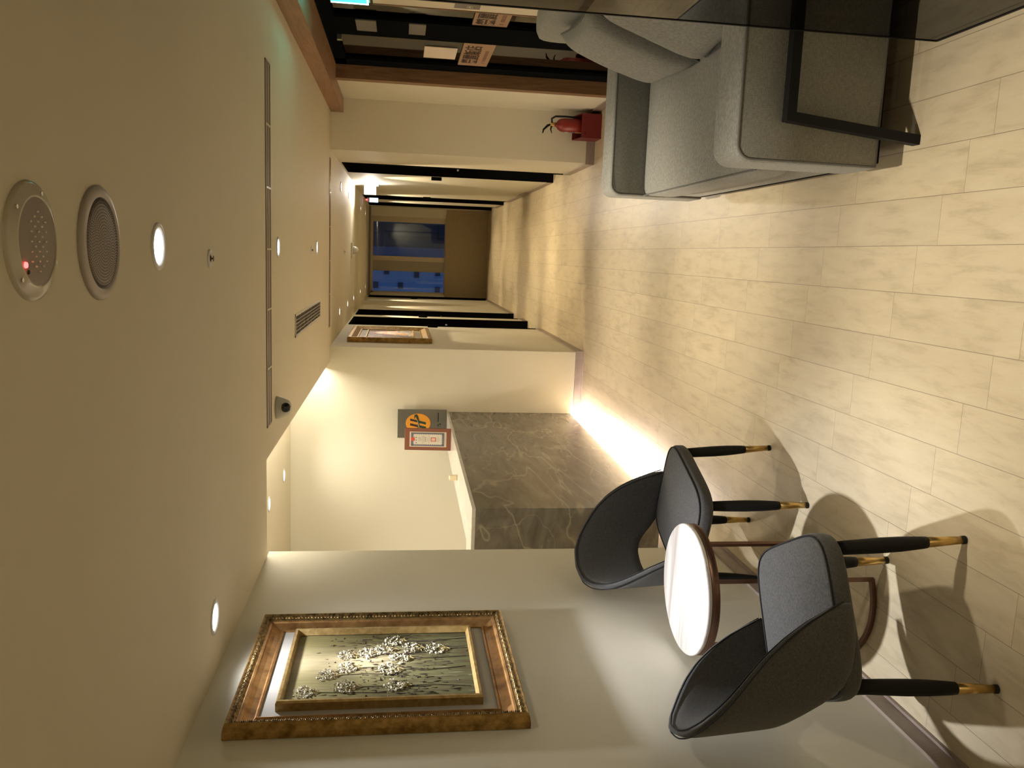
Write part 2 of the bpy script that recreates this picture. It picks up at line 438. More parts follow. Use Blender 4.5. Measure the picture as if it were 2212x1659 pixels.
struct('trim_2', boxes((-.815, .81, 15.60, 15.72, 2.165, 2.2)), mat('window_head_box', (.22, .20, .17), .6))

# neighbouring buildings outside the window
bld = thing('apartment_building', 'bluish tiled building seen at dusk through the far window', 'building', (0, 24, 0))
link('facade', boxes((-3.4, -.25, 0, .3, -3, 6)), paint('dusk_blue_tile', (.42, .50, .66), .8), bld)
for x, z in ((-.95, 2.3), (-.95, 1.6), (-.55, 2.0), (-.62, 1.15), (-1.05, .55), (-.55, .55), (-.55, .0)):
    f = link('window_opening', boxes((x-.09, x+.09, -.03, .01, z-.07, z+.07)), mat('dark_window', (.04, .06, .10), .4), bld)
bl2 = thing('neighbour_building', 'dark grey neighbouring building seen through the right pane of the far window', 'building', (0, 21, 0))
link('facade', boxes((-.25, 2.6, 0, .3, -3, 6)), paint('dark_grey_render', (.035, .045, .07), .8), bl2)
link('concrete_band', boxes((-.1, .12, -.05, 0, -3, 6)), mat('dusk_concrete', (.08, .11, .19), .8), bl2)
link('concrete_band', boxes((.30, .40, -.05, 0, .3, 1.9)), mat('dusk_concrete_b', (.012, .016, .03), .8), bl2)
link('concrete_band', boxes((.50, .66, -.05, 0, .2, 2.4)), mat('dusk_concrete_c', (.016, .02, .035), .8), bl2)

# ================================================================== DOOR SIDE (right)
beam = struct('trim_3', boxes((1.105, 1.235, -1.2, 7.13, 2.10, 2.2), bev=.0015), M_WOODY)
struct('trim_4', boxes((1.235, 1.40, 2.6, 6.40, 2.10, 2.2)), M_WOODY)
struct('trim_5', boxes((1.216, 1.40, 6.31, 6.402, 0, 2.10)), M_WOODZ)
GX = 1.31
gd = struct('door_7', boxes((GX, GX+.05, 6.13, 6.31, 0, 2.1), (GX, GX+.05, 3.5, 6.31, 2.02, 2.1), (GX-.004, GX+.05, 5.06, 5.44, 0, 2.03)), M_DOORBLK)
link('glass_leaf', boxes((GX+.02, GX+.03, 5.44, 6.13, 0.01, 2.02)), M_GLASS_DOOR, gd)
link('glass_leaf', boxes((GX+.02, GX+.03, 3.5, 5.06, 0.01, 2.02)), M_GLASS_DOOR, gd)
for z0, z1 in ((1.782, 1.90), (1.495, 1.594)):
    link('hinge_patch', boxes((GX-.012, GX-.004, 5.07, 5.30, z0, z1), bev=.002), mat('grey_hinge_metal', (.17, .165, .15), .5, .4), gd)
link('floor_spring_cap', boxes((GX-.03, GX, 5.46, 5.50, 2.0, 2.03)), M_STEEL, gd)
# signs on the glass: rotate text so it reads from the lounge (facing -X)
def face_minus_x(y, z, x): return Matrix(((0, 0, -1, x), (-1, 0, 0, y), (0, 1, 0, z), (0, 0, 0, 1)))
M_PAPER = mat('cream_paper', (.66, .56, .44), .8)
M_SIGNCARD = mat('kraft_pink_card', (.36, .235, .15), .7)
M_INK = mat('brown_ink', (.055, .026, .014), .7)
M_INK2 = mat('light_brown_ink', (.22, .11, .06), .7)
def hotel_sign(yc, zc, lab, w=.64, h=.203):
    t = thing('hotel_name_sign', lab, 'sign', (GX+.012, yc, zc))
    link('panel', boxes((-.004, .004, -w/2, w/2, -h/2, h/2)), M_SIGNCARD, t)
    text_mesh('lettering', '\u69ae\u9e97\u98ef\u5e97', .118, M_INK, t, face_minus_x(0, .022, -.005), squash=1.05, bold=.0013)
    bm = new(); R = random.Random(4); y = .225
    for wd in (.016, 0, .052, .058, .05, .04, .048):
        if wd: box(bm, -.0052, -.004, y-wd, y, -.075, -.052)
        y -= wd + .012 if wd else .03
    link('small_caption', bm, M_INK2, t)
hotel_sign(5.79, 1.142, 'pinkish hotel name sign on the far glass door leaf, shown in full', .64)
hotel_sign(4.79, 1.13, 'pinkish hotel name sign on the near glass leaf, cut by the white board', .55)
tag(link('notice_paper', boxes((GX+.014, GX+.018, 5.68, 5.985, 1.272, 1.487)), mat('white_paper', (.80, .70, .60), .8)), 'blank white notice paper taped to glass door above the pinkish sign', 'paper')

# directory board and exit sign
BX = 1.245
bd = thing('directory_board', 'tall cream board with wooden edge standing by the glass doors under the exit sign', 'board', (BX, 3.94, 0))
link('panel', boxes((0, .03, -.40, .58, .90, 1.78)), mat('cream_board', (.74, .66, .52), .7), bd)
link('edge_strip', boxes((-.004, .034, .58, .592, .90, 1.78)), M_WOODZ, bd)
link('stand', boxes((.008, .022, -.3, .5, 0.0, .90)), M_BLACK, bd)
bm = new(); box(bm, -.003, 0, .44, .54, 1.24, 1.37); link('printed_logo_block', bm, mat('grey_ink', (.22, .19, .16), .8), bd)
text_mesh('printed_logo', 'H', .05, mat('cream_ink', (.7, .62, .5), .8), bd, face_minus_x(.50, 1.29, -.004))
mb = mat('grey_ink_light', (.30, .24, .2), .8)
for z in (1.30, 1.40, 1.47, 1.52): link('printed_line', boxes((-.003, 0, .36, .41, z-.012, z+.012)), mb, bd)
ex = thing('exit_sign', 'glowing green emergency exit sign hanging by the ceiling at the glass doors', 'sign', (1.245, 4.085, 1.80))
link('housing', boxes((.006, .05, 0, .465, -.005, .20), bev=.004), M_WPLASTIC, ex)
link('lit_face', boxes((-.004, .006, .008, .457, .003, .192)), M_GREEN, ex)
link('lit_edge', boxes((-.006, -.004, .445, .457, .003, .192), (-.006, -.004, .008, .457, .003, .010)), M_GREENW, ex)
link('suspension_rod', boxes((.02, .032, .2, .212, .20, .41)), M_WPLASTIC, ex)

# partition pane in front
gp = struct('window_2', boxes((.702, .710, .3, 2.474, .004, 2.198)), M_GLASS_TINT)
link('edge_gasket', boxes((.700, .712, 2.472, 2.479, .002, 2.198)), M_BLACK, gp)
link('floor_gasket', boxes((.700, .712, .3, 2.474, .0, .008)), M_BLACK, gp)

# ================================================================== CEILING FITTINGS
def downlight(x, y, z, r, lab, warm=False, group=None, lampr=.72):
    t = thing('downlight', lab, 'light', (x, y, z), group=group)
    bm = new(); lathe(bm, [(r, -.0003), (r, -.003), (r*.97, -.005), (r*.80, -.0045), (r*.76, -.001)], seg=40, cap=False)
    link('trim_ring', bm, M_WPLASTIC, t, True)
    bm = new(); lathe(bm, [(r*lampr, -.002), (r*lampr*.6, -.003), (r*.05, -.0035)], seg=40)
    link('lamp', bm, M_LAMPW if warm else M_LAMP, t, True)
    return t
downlight(*LOUNGE[0], CEIL, .057, 'brightest round downlight between the speaker grille and ceiling slot diffuser')
downlight(*LOUNGE[1], CEIL, .050, 'round downlight just beyond the long ceiling slot diffuser')
downlight(*LOUNGE[2], CEIL, .050, 'round downlight beside the small sprinkler near the corridor entrance')
downlight(-1.2, 2.655, CEIL, .058, 'round downlight by the left wall above the framed flower painting')
hl = ('nearest of the round downlights', 'second nearest round downlight', 'third round downlight', 'fourth round downlight', 'farthest round downlight')
for i, y in enumerate(HALL_R): downlight(.6, y, CEIL, .045, hl[i if i < 3 else 4] + ' along the right side of the corridor ceiling', True, 'corridor wall washers')
for i, y in enumerate(HALL_L): downlight(-.6, y, CEIL, .045, hl[i] + ' along the left side of the corridor ceiling', True, 'corridor wall washers')
downlight(-1.83, 6.711, 2.525, .055, 'farther of the two round downlights over the marble reception desk', True)
downlight(-1.83, 5.936, 2.525, .055, 'nearer of the two round downlights over the marble reception desk', True)

# emergency light with LED dots
t = thing('emergency_light', 'large round ceiling emergency light with dotted lens and red indicator', 'light', (-.006, 1.417, CEIL))
bm = new(); lathe(bm, [(.095, 0), (.094, -.004), (.088, -.006), (.073, -.012), (.070, -.013), (.069, -.0115)], seg=56, cap=False); link('rim', bm, mat('glossy_cream_plastic', (.48, .43, .33), .22), t, True)
bm = new(); lathe(bm, [(.0695, -.0118), (.03, -.0124), (.002, -.0126)], seg=48); link('lens', bm, mat('smoky_lens', (.19, .145, .11), .45), t)
bm = new()
for i in range(-3, 4):
    for j in range(-2, 3):
        x, y = i*.0135 + (.0067 if j % 2 else 0), j*.0115
        if x*x+y*y < .046**2: lathe(bm, [(.0018, -.0122), (.0014, -.0146)], (x*1.15, y*1.15, 0), 6)
link('led_dots', bm, mat('pale_led', (.85, .78, .68), .3), t)
bm = new(); lathe(bm, [(.0050, -.012), (.0044, -.0145), (.001, -.0155)], (-.036, -.050, 0), 12); link('red_indicator', bm, M_LEDRED, t)
bm = new(); lathe(bm, [(.0038, -.012), (.003, -.0135)], (-.047, -.040, 0), 10); link('test_button', bm, M_BLACK, t)
for ang in (0.35, 2.0, 3.9, 5.4):
    bm = new(); lathe(bm, [(.0035, -.007), (.0035, -.0105)], (.081*math.cos(ang), .081*math.sin(ang), 0), 10); link('screw', bm, M_STEEL, t)
# loudspeaker grille
t = thing('ceiling_speaker', 'round perforated ceiling speaker grille beside the emergency light', 'speaker', (-.006, 1.72, CEIL))
bm = new(); lathe(bm, [(.110, 0), (.110, -.004), (.106, -.007), (.090, -.010), (.087, -.007)], seg=56, cap=False); link('rim', bm, mat('warm_grey_rim', (.36, .315, .275), .4), t, True)
bm = new(); lathe(bm, [(q_, -.0125+.005*(q_/.088)**2) for q_ in (.0875, .07, .055, .04, .025, .012, .002)], seg=64); link('grille', bm, mat('grille_metal', (.27, .225, .195), .5), t, True)
bm = new(); 
for k in range(1, 15):
    rr = k*.0059; cnt = max(6, int(2*PI*rr/.0056)); zz = -.0125 + .005*(rr/.088)**2 - .0004
    for j in range(cnt):
        a = 2*PI*j/cnt + k*.1; x, y = rr*math.cos(a), rr*math.sin(a)
        vs = [bm.verts.new((x+.0016*math.cos(q), y+.0016*math.sin(q), zz)) for q in (0, PI/3, 2*PI/3, PI, 4*PI/3, 5*PI/3)]; bm.faces.new(vs)
o = link('perforations', bm, M_DARKHOLE, t); o['kind'] = 'stuff'
# sprinklers
for x, y, lb in ((-.042, 2.668, 'small round ceiling sprinkler between bright downlight and slot diffuser'), (-.01, 5.63, 'small round ceiling sprinkler before the second slot diffuser'), (-.02, 8.86, 'small round ceiling sprinkler inside the corridor')):
    t = thing('sprinkler', lb, 'sprinkler', (x, y, CEIL))
    bm = new(); lathe(bm, [(.028, 0), (.028, -.003), (.020, -.006), (.012, -.003)], seg=28, cap=False); link('escutcheon', bm, M_WPLASTIC, t, True)
    bm = new(); lathe(bm, [(.009, 0), (.008, -.006), (.003, -.007), (.003, -.011), (.009, -.012), (.009, -.0135)], seg=16); link('sprinkler_head', bm, mat('dark_brass', (.10, .08, .06), .4, .8), t)
# dome camera (near)
t = thing('dome_camera', 'white ceiling security camera with black lens beside the reception opening', 'camera', (-.765, 4.05, CEIL))
bm = new(); lathe(bm, [(.055, 0), (.054, -.012), (.046, -.040), (.036, -.060), (.018, -.070), (.002, -.072)], seg=36); link('housing', bm, mat('pale_grey_plastic', (.52, .50, .45), .4), t, True)
d = Vector((.765, -4.0, -.9)).normalized(); mt = Vector((.0, .0, -.040)); rot = d.to_track_quat('Z', 'Y').to_matrix().to_4x4()
bm = new(); lathe(bm, [(.023, .026), (.023, .043), (.018, .048), (.002, .049)], seg=28, mtx=Matrix.Translation(mt) @ rot); link('camera_lens', bm, mat('black_lens', (.008, .008, .009), .12), t, True)
# far dome camera on square plate
t = thing('dome_camera', 'small white camera dome on a ceiling plate deep in the corridor', 'camera', (0, 10.2, CEIL))
bm = boxes((-.09, .09, -.09, .09, -.02, 0), bev=.004); link('mounting_plate', bm, M_WPLASTIC, t)
bm = new(); lathe(bm, [(.045, -.02), (.045, -.05), (.03, -.075), (.003, -.085)], seg=24); link('housing', bm, M_WPLASTIC, t, True)
# slot diffusers
def slot(x0, x1, y0, y1, lb, segs):
    t = thing('slot_diffuser', lb, 'vent', ((x0+x1)/2, (y0+y1)/2, CEIL))
    w, h = (x1-x0)/2, (y1-y0)/2
    fr = .008
    link('frame', boxes((-w, w, -h, -h+fr, -.004, 0), (-w, w, h-fr, h, -.004, 0), (-w, -w+fr, -h, h, -.004, 0), (w-fr, w, -h, h, -.004, 0), (-w, w, -.006, .002, -.003, 0)), mat('brown_grey_frame', (.26, .20, .16), .45), t)
    link('recess', boxes((-w+fr, w-fr, -h+fr, h-fr, -.0015, -.0005)), mat('slot_grey', (.23, .195, .155), .5), t)
    mb = mat('pale_bar', (.55, .49, .40), .4)
    for k in range(1, segs): xx = -w + 2*w*k/segs; link('cross_bar', boxes((xx-.004, xx+.004, -h+.004, h-.004, -.0055, -.0015)), mb, t)
slot(-.805, .785, 3.755, 3.885, 'long narrow slot diffuser across the lounge ceiling', 6)
slot(-.645, .735, 7.03, 7.12, 'narrow slot diffuser across the ceiling at the corridor mouth', 5)
# return grille
t = thing('return_grille', 'rectangular ceiling vent with dark louvres left of the ceiling centreline', 'vent', (-.435, 5.51, CEIL))
link('frame', boxes((-.066, .066, -.74, -.72, -.005, 0), (-.066, .066, .72, .74, -.005, 0), (-.066, -.052, -.74, .74, -.005, 0), (.052, .066, -.74, .74, -.005, 0), bev=.001), mat('pale_vent_metal', (.50, .46, .38), .35), t)
link('recess', boxes((-.052, .052, -.72, .72, -.001, -.0003)), mat('vent_dark', (.035, .028, .022), .8), t)
mb, mb2 = mat('vent_blade', (.40, .35, .27), .4), mat('vent_blade_b', (.22, .19, .15), .5)
for k in range(1, 5): xx = -.052 + .104*k/5; link('louvre_blade', boxes((xx-.002, xx+.002, -.72, .72, -.006, -.001)), mb, t)
for k in range(1, 7): yy = -.72 + 1.44*k/7; link('cross_blade', boxes((-.052, .052, yy-.005, yy+.005, -.0045, -.001)), mb2, t)

# wall-mounted emergency lamp deep in the corridor
t = thing('emergency_wall_lamp', 'dazzling white emergency lamp box high on the right corridor wall', 'light', (.81, 10.62, 1.93))
link('housing', boxes((-.125, -.002, 0, .05, 0, .145), bev=.004), M_WPLASTIC, t)
link('lit_face', boxes((-.120, -.008, -.012, 0, .005, .14), bev=.004), M_EMERG, t)
link('bracket', boxes((-.02, -.0, .0, .04, -.03, 0)), M_GPLASTIC, t)
area('emergency_lamp_glow', (.74, 10.55, 2.09), .12, .20, 5, (1, .94, .84), (PI*.93, 0, 0), 120)
area('emergency_lamp_front', (.74, 10.595, 2.0), .12, .10, 3.5, (1, .92, .80), (-PI/2, 0, 0), 150)
t = thing('illuminated_exit_sign', 'small bluish glowing sign with a red dot far along the right corridor wall', 'sign', (.81, 13.2, 1.97))
link('housing', boxes((-.07, -.002, 0, .03, 0, .17)), M_GPLASTIC, t)
link('lit_face', boxes((-.068, -.006, -.006, 0, .006, .13)), M_BLUEW, t)
link('red_indicator', boxes((-.045, -.025, -.008, 0, .165, .19)), M_LEDRED, t)

# ================================================================== RECEPTION
dk = thing('reception_desk', 'large grey brown marble reception desk with white top and lit toe kick', 'desk', (0, 0, 0))
bm = new()
v = lambda x, y, z: bm.verts.new((x, y, z))
def prism(bm, poly, z0, z1):
    lo = [bm.verts.new((x, y, z0)) for x, y in poly]; hi = [bm.verts.new((x, y, z1)) for x, y in poly]; k = len(poly)
    bm.faces.new(lo); bm.faces.new(hi)
    for i in range(k): bm.faces.new((lo[i], lo[(i+1) % k], hi[(i+1) % k], hi[i]))
prism(bm, [(-1.362, 7.115), (-1.405, 4.47), (-2.9, 4.47), (-2.9, 4.52), (-1.455, 4.52), (-1.412, 7.115)], .10, 1.175)
link('marble_front', bm, M_MARBLE, dk)
bm = new(); prism(bm, [(-1.364, 7.115), (-1.407, 4.472), (-2.9, 4.472), (-2.9, 4.77), (-1.70, 4.77), (-1.64, 7.115)], 1.175, 1.195); link('counter_top', bm, M_WHITE_STONE, dk)
bm = new(); prism(bm, [(-1.56, 7.115), (-1.60, 4.62), (-2.9, 4.62), (-2.9, 4.67), (-1.65, 4.67), (-1.61, 7.115)], 0.0, .10); link('toe_kick', bm, mat('white_toe_kick', (.72, .68, .64), .5), dk)
bm = new(); prism(bm, [(-1.415, 7.10), (-1.45, 4.70), (-1.60, 4.70), (-1.565, 7.10)], .098, .1); link('desk_underside', bm, mat('white_underside', (.6, .57, .53), .6), dk)
link('led_strip', boxes((-1.475, -1.455, 4.75, 7.05, .092, .098)), M_LEDSTRIP, dk)
bm = new(); prism(bm, [(-1.64, 7.115), (-1.70, 4.77), (-2.9, 4.77), (-2.9, 4.95), (-2.1, 5.3), (-2.1, 7.115)], .72, .75); link('work_surface', bm, M_WHITE_STONE, dk)

# company sign on the wall/desk and framed licence
sg = thing('company_logo_sign', 'grey sign with round orange logo standing behind the framed certificate', 'sign', (-1.46, 7.06, 1.197))
link('panel', boxes((-.125, .125, -.006, .006, 0, .42), bev=.002), mat('dark_grey_plaque', (.105, .098, .078), .5), sg)
def face_minus_y(x, y, z): return Matrix(((1, 0, 0, x), (0, 0, -1, y), (0, 1, 0, z), (0, 0, 0, 1)))
def LG(a, b): return (.125 - .25*(b-285)/1105, .42*(2110-a)/1930)      # position on the plaque
def flat(bm, pts, y=-.009): bm.faces.new([bm.verts.new((p[0], y, p[1])) for p in pts])
bm = new(); flat(bm, [(.0062+.0848*math.cos(2*PI*k/48), .2448+.1066*math.sin(2*PI*k/48)) for k in range(48)], -.0075)
link('orange_disc', bm, mat('orange_vinyl', (.72, .30, .02), .5), sg)
mp_, mg_ = mat('dark_plum_vinyl', (.03, .015, .02), .5), mat('dark_green_vinyl', (.012, .05, .025), .5)
for pts in ([(670, 630), (950, 695), (960, 775), (670, 715)], [(670, 810), (960, 875), (980, 965), (670, 900)]):
    bm = new(); flat(bm, [LG(*p) for p in pts]); link('logo_bar_upper', bm, mp_, sg)
for pts in ([(1015, 705), (1295, 770), (1295, 860), (1030, 800)], [(1040, 885), (1300, 945), (1300, 1030), (1045, 975)]):
    bm = new(); flat(bm, [LG(*p) for p in pts]); link('logo_bar_lower', bm, mg_, sg)
def ribbon(pts, y):
    bm = new(); L_, R_ = [], []
    for k, (a, b, w) in enumerate(pts):
        p = Vector(LG(a, b)); q0 = Vector(LG(*pts[max(k-1, 0)][:2])); q1 = Vector(LG(*pts[min(k+1, len(pts)-1)][:2])); t_ = (q1-q0).normalized(); nn = Vector((-t_.y, t_.x))*w*.00011
        L_.append(bm.verts.new((p.x+nn.x, y, p.y+nn.y))); R_.append(bm.verts.new((p.x-nn.x, y, p.y-nn.y)))
    for k in range(len(pts)-1): bm.faces.new((L_[k], L_[k+1], R_[k+1], R_[k]))
    return bm
link('logo_swoosh', ribbon([(845, 650, 8), (850, 570, 40), (868, 500, 62), (905, 490, 78), (945, 570, 84), (978, 680, 80), (1000, 800, 70), (1010, 920, 70), (1010, 1010, 80), (980, 1070, 70), (920, 1050, 12)], -.0105), mat('deep_green_vinyl', (.012, .04, .022), .5), sg)
link('logo_swoosh_line', ribbon([(930, 640, 8), (965, 730, 16), (990, 830, 20), (1015, 950, 22), (1035, 1060, 12)], -.0115), mat('cream_vinyl', (.62, .5, .25), .5), sg)
bm = new(); lathe(bm, [(.006, 0), (.006, -.01)], mtx=Matrix.Translation((-.0, -.006, .055)) @ Matrix.Rotation(PI/2, 4, 'X'), seg=14); link('mounting_knob', bm, M_STEEL, sg)
for b in ((.02, .10, -.0075, -.006, .070, .076), (-.075, -.05, -.0075, -.006, .064, .078), (-.02, .0, -.0075, -.006, .070, .076)): link('caption_line', boxes(b), M_BLACK, sg)

fc = thing('framed_certificate', 'brown framed certificate leaning on the reception counter before the logo sign', 'frame', (-1.455, 6.42, 1.197), (math.radians(-5), 0, math.radians(4)))
link('mount', boxes((-.088, .088, .0, .012, 0, .365), bev=.003), mat('brown_leather_mount', (.20, .065, .03), .55), fc)
link('inner_trim', boxes((-.060, .060, -.002, 0, .035, .325)), mat('cream_trim', (.62, .5, .38), .5), fc)
link('paper', boxes((-.057, .057, -.004, -.002, .045, .320)), mat('certificate_paper', (.62, .57, .48), .7), fc)
bm = new()
for b in ((-.053, .053, -.0055, -.004, .298, .314), (-.053, .053, -.0055, -.004, .052, .068), (-.053, -.043, -.0055, -.004, .052, .314), (.043, .053, -.0055, -.004, .052, .314)): box(bm, *b)
for k in range(16):
    z = .07 + k*.0148
    for x in (-.042, .042): lathe(bm, [(.0035, 0), (.0035, .0012)], seg=8, mtx=Matrix.Translation((x, -.004, z)) @ Matrix.Rotation(PI/2, 4, 'X'))
for k in range(6):
    x = -.035 + k*.014
    for z in (.070, .296): lathe(bm, [(.0035, 0), (.0035, .0012)], seg=8, mtx=Matrix.Translation((x, -.004, z)) @ Matrix.Rotation(PI/2, 4, 'X'))
link('ornate_border', bm, mat('slate_blue_print', (.13, .135, .17), .7), fc)
link('flag_emblem', boxes((-.012, .014, -.0065, -.0055, .286, .314)), mat('emblem_red', (.55, .05, .04), .6), fc)
bm = boxes((-.016, .016, -.0062, -.005, .118, .158)); link('red_seal', bm, mat('seal_red', (.45, .07, .05), .6), fc)
link('seal_centre', boxes((-.012, .012, -.0068, -.0062, .123, .153)), mat('seal_pink', (.66, .42, .34), .6), fc)
bm = new()
for z, h, w in ((.268, .010, .062), (.248, .004, .03), (.235, .004, .02), (.222, .003, .06), (.210, .004, .05), (.198, .006, .03), (.186, .003, .03), (.170, .003, .06), (.100, .003, .04), (.09, .003, .02)):
    x = -w/2
    while x < w/2: box(bm, x, x+min(.0062, h*1.1), -.0054, -.004, z, z+h); x += h*1.9+.002
link('printed_text', bm, mat('print_grey', (.16, .14, .12), .8), fc)
tag(link('card_holder', boxes((-.0, .035, -.02, .09, 0, .052), bev=.003), mat('cream_card', (.74, .62, .42), .4)), 'small clear card box of cream cards on the white counter', 'card holder')
ch = bpy.data.objects['card_holder']; ch.location = (-1.575, 5.66, 1.196); ch.rotation_euler = (0, 0, .2)

# ================================================================== FIRE EXTINGUISHER
fe = thing('fire_extinguisher', 'red fire extinguisher standing in its red box by the corner column', 'fire extinguisher', (1.09, 6.995, .012))
bm = new(); lathe(bm, [(.050, 0), (.056, .006), (.056, .285), (.050, .315), (.034, .338), (.018, .348), (.018, .36)], seg=32); link('cylinder', bm, M_RED, fe, True)
bm = new(); lathe(bm, [(.0575, .12), (.0575, .26)], seg=32, cap=False)
bm2 = new()
for k, (z0, z1, c) in enumerate(((.10, .17, 0), (.19, .21, 1), (.235, .27, 2))): pass
bm.free(); bm2.free()
for z0, z1, c, nm in ((.13, .19, (.75, .55, .2), 'yellow_label'), (.20, .225, (.2, .22, .5), 'blue_label'), (.25, .28, (.75, .72, .65), 'white_label')):
    bm = new()
    for a0 in range(8):
        a = PI*.86 + a0*.09; b = a+.09
        vs = [bm.verts.new((.0572*math.cos(q), .0572*math.sin(q), z)) for q, z in ((a, z0), (b, z0), (b, z1), (a, z1))]; bm.faces.new(vs)
    link(nm, bm, mat(nm, c, .5), fe)
bm = new(); lathe(bm, [(.016, .355), (.018, .375), (.012, .40)], seg=18); link('valve', bm, M_BRASS, fe, True)
bm = new(); tube(bm, [(.0, 0, .395), (-.01, -.0, .42), (-.045, -.01, .455), (-.075, -.01, .462)], [.008, .010, .008, .004]); tube(bm, [(.0, 0, .385), (-.04, -.005, .395), (-.07, -.01, .385)], [.008, .006, .003]); link('lever', bm, M_BLACK, fe, True)
bm = new(); tube(bm, [(.01, -.0, .385), (.045, -.01, .39), (.064, -.015, .36), (.066, -.02, .28), (.064, -.02, .2)], .008); link('hose', bm, M_RUBBER, fe, True)
bm = new()
box(bm, .985, 1.180, 6.895, 6.901, .0, .165); box(bm, .985, 1.180, 7.085, 7.091, .0, .205)
for x0, x1 in ((.985, .991), (1.174, 1.180)):
    lo = [(x0, 6.901, 0), (x0, 7.085, 0), (x0, 7.085, .205), (x0, 6.901, .165)]; hi = [(x1, b, c) for a, b, c in lo]
    A = [bm.verts.new(p) for p in lo]; B = [bm.verts.new(p) for p in hi]; bm.faces.new(A); bm.faces.new(B)
    for i in range(4): bm.faces.new((A[i], A[(i+1) % 4], B[(i+1) % 4], B[i]))
box(bm, .991, 1.174, 6.901, 7.085, 0, .008)
hb = thing('extinguisher_holder', 'open dull red floor box holding the fire extinguisher', 'holder', (0, 0, 0))
link('box_body', bm, M_REDBOX, hb)
for x in (1.02, 1.145):
    bm = new(); lathe(bm, [(.005, 0), (.005, .004)], seg=10, mtx=Matrix.Translation((x, 6.895, .135)) @ Matrix.Rotation(PI/2, 4, 'X')); link('rivet', bm, M_BLACK, hb)

# ================================================================== PICTURES
def picture_frame(root, w, h, prof, mt, corner=True):
    """mitred frame on a picture facing +X in local space; prof = [(inset, height)]"""
    bm = new(); rings = []
    for ins, ht in prof:
        rings.append([bm.verts.new((ht, y, z)) for y, z in ((-w/2+ins, -h/2+ins), (w/2-ins, -h/2+ins), (w/2-ins, h/2-ins), (-w/2+ins, h/2-ins))])
    for a, b in zip(rings, rings[1:]):
        for k in range(4): bm.faces.new((a[k], a[(k+1) % 4], b[(k+1) % 4], b[k]))
    return bm
def gold(name, dark, light, scale=30, rough=.42):
    m = mat(name, light, rough, .75); n = N(m); v = n.coord((1, 1, 1)); f = n.noise(v, scale, 6, .65)
    n.link(n.ramp(f, [(.35, dark), (.6, light)]), n.b.inputs['Base Color']); n.bump(n.noise(v, scale*6, 3), .25, .002); return m
M_GOLD = gold('antique_gold', (.20, .115, .03), (.46, .29, .10))
M_GOLDB = gold('bronze_gold_cove', (.24, .12, .04), (.46, .26, .10), 18)
M_BEAD = gold('dark_carved_gold', (.05, .032, .012), (.34, .22, .085), 60, .35)
M_GOLDIN = gold('pale_gold_inner', (.30, .20, .07), (.46, .33, .14), 40)

PW, PH = .745, .895
pc = thing('flower_painting', 'large gold framed painting of white flowers on the left wall', 'picture', (-1.40, 2.638, 1.654))
bm = picture_frame(pc, PW, PH, [(.0, .002), (.0, .022), (.003, .038), (.006, .047), (.009, .050), (.011, .049)], None); link('outer_moulding', bm, M_GOLD, pc)
bm = picture_frame(pc, PW, PH, [(.011, .049), (.033, .0355)], None); link('bead_channel', bm, M_BEAD, pc)
bm = picture_frame(pc, PW, PH, [(.033, .0355), (.036, .037), (.042, .035), (.046, .030), (.060, .021), (.076, .016), (.082, .022), (.088, .020), (.088, .012)], None); link('cove_moulding', bm, M_GOLDB, pc)
# carved bead row: leaf scrolls along the four sides
bm = new(); R = random.Random(7)
def bead(y, z, along_y, k, sg_):
    # scroll leaf: flattened blobs lying on the inward slope of the rim
    for q in range(3):
        L = (.0105, .0075, .0075)[q]; off = (0, .0055, -.0055)[q]; cross = (.0, .0025, .0025)[q] * (1 if k % 2 else -1)
        cy, cz = (y+off, z+cross) if along_y else (y+cross, z+off)
        ring = []
        for m_ in range(8):
            a = 2*PI*m_/8; u_, w_ = L*.62*math.cos(a), L*.5*math.sin(a)
            dy, dz = (u_, w_) if along_y else (w_, u_)
            inner = (dz if along_y else dy)*sg_
            ring.append(bm.verts.new((.0415 - inner*.6, cy+dy, cz+dz)))
        top = bm.verts.new((.0515, cy, cz))
        for m_ in range(8): bm.faces.new((ring[m_], ring[(m_+1) % 8], top))
ins = .022; step = .0175
ny = int((PW-2*ins)/step); nz = int((PH-2*ins)/step)
for k in range(ny+1):
    y = -PW/2+ins + (PW-2*ins)*k/ny
    bead(y, PH/2-ins, True, k, -1); bead(y, -PH/2+ins, True, k, 1)
for k in range(1, nz):
    z = -PH/2+ins + (PH-2*ins)*k/nz
    bead(PW/2-ins, z, False, k, -1); bead(-PW/2+ins, z, False, k, 1)
link('carved_bead', bm, M_BEAD, pc, True)
m = mat('pale_linen_liner', (.50, .48, .45), .6); n = N(m); n.bump(n.noise(n.coord((1, 1, 1)), 500, 2), .2, .001)
link('liner', boxes((.008, .014, -.29, .29, -.362, .362)), m, pc)
IW, IH = .500, .632   # inner frame
bm = picture_frame(pc, IW, IH, [(0, .014), (0, .040), (.004, .046), (.012, .046), (.016, .036), (.020, .026)], None); link('inner_frame', bm, M_GOLDIN, pc)
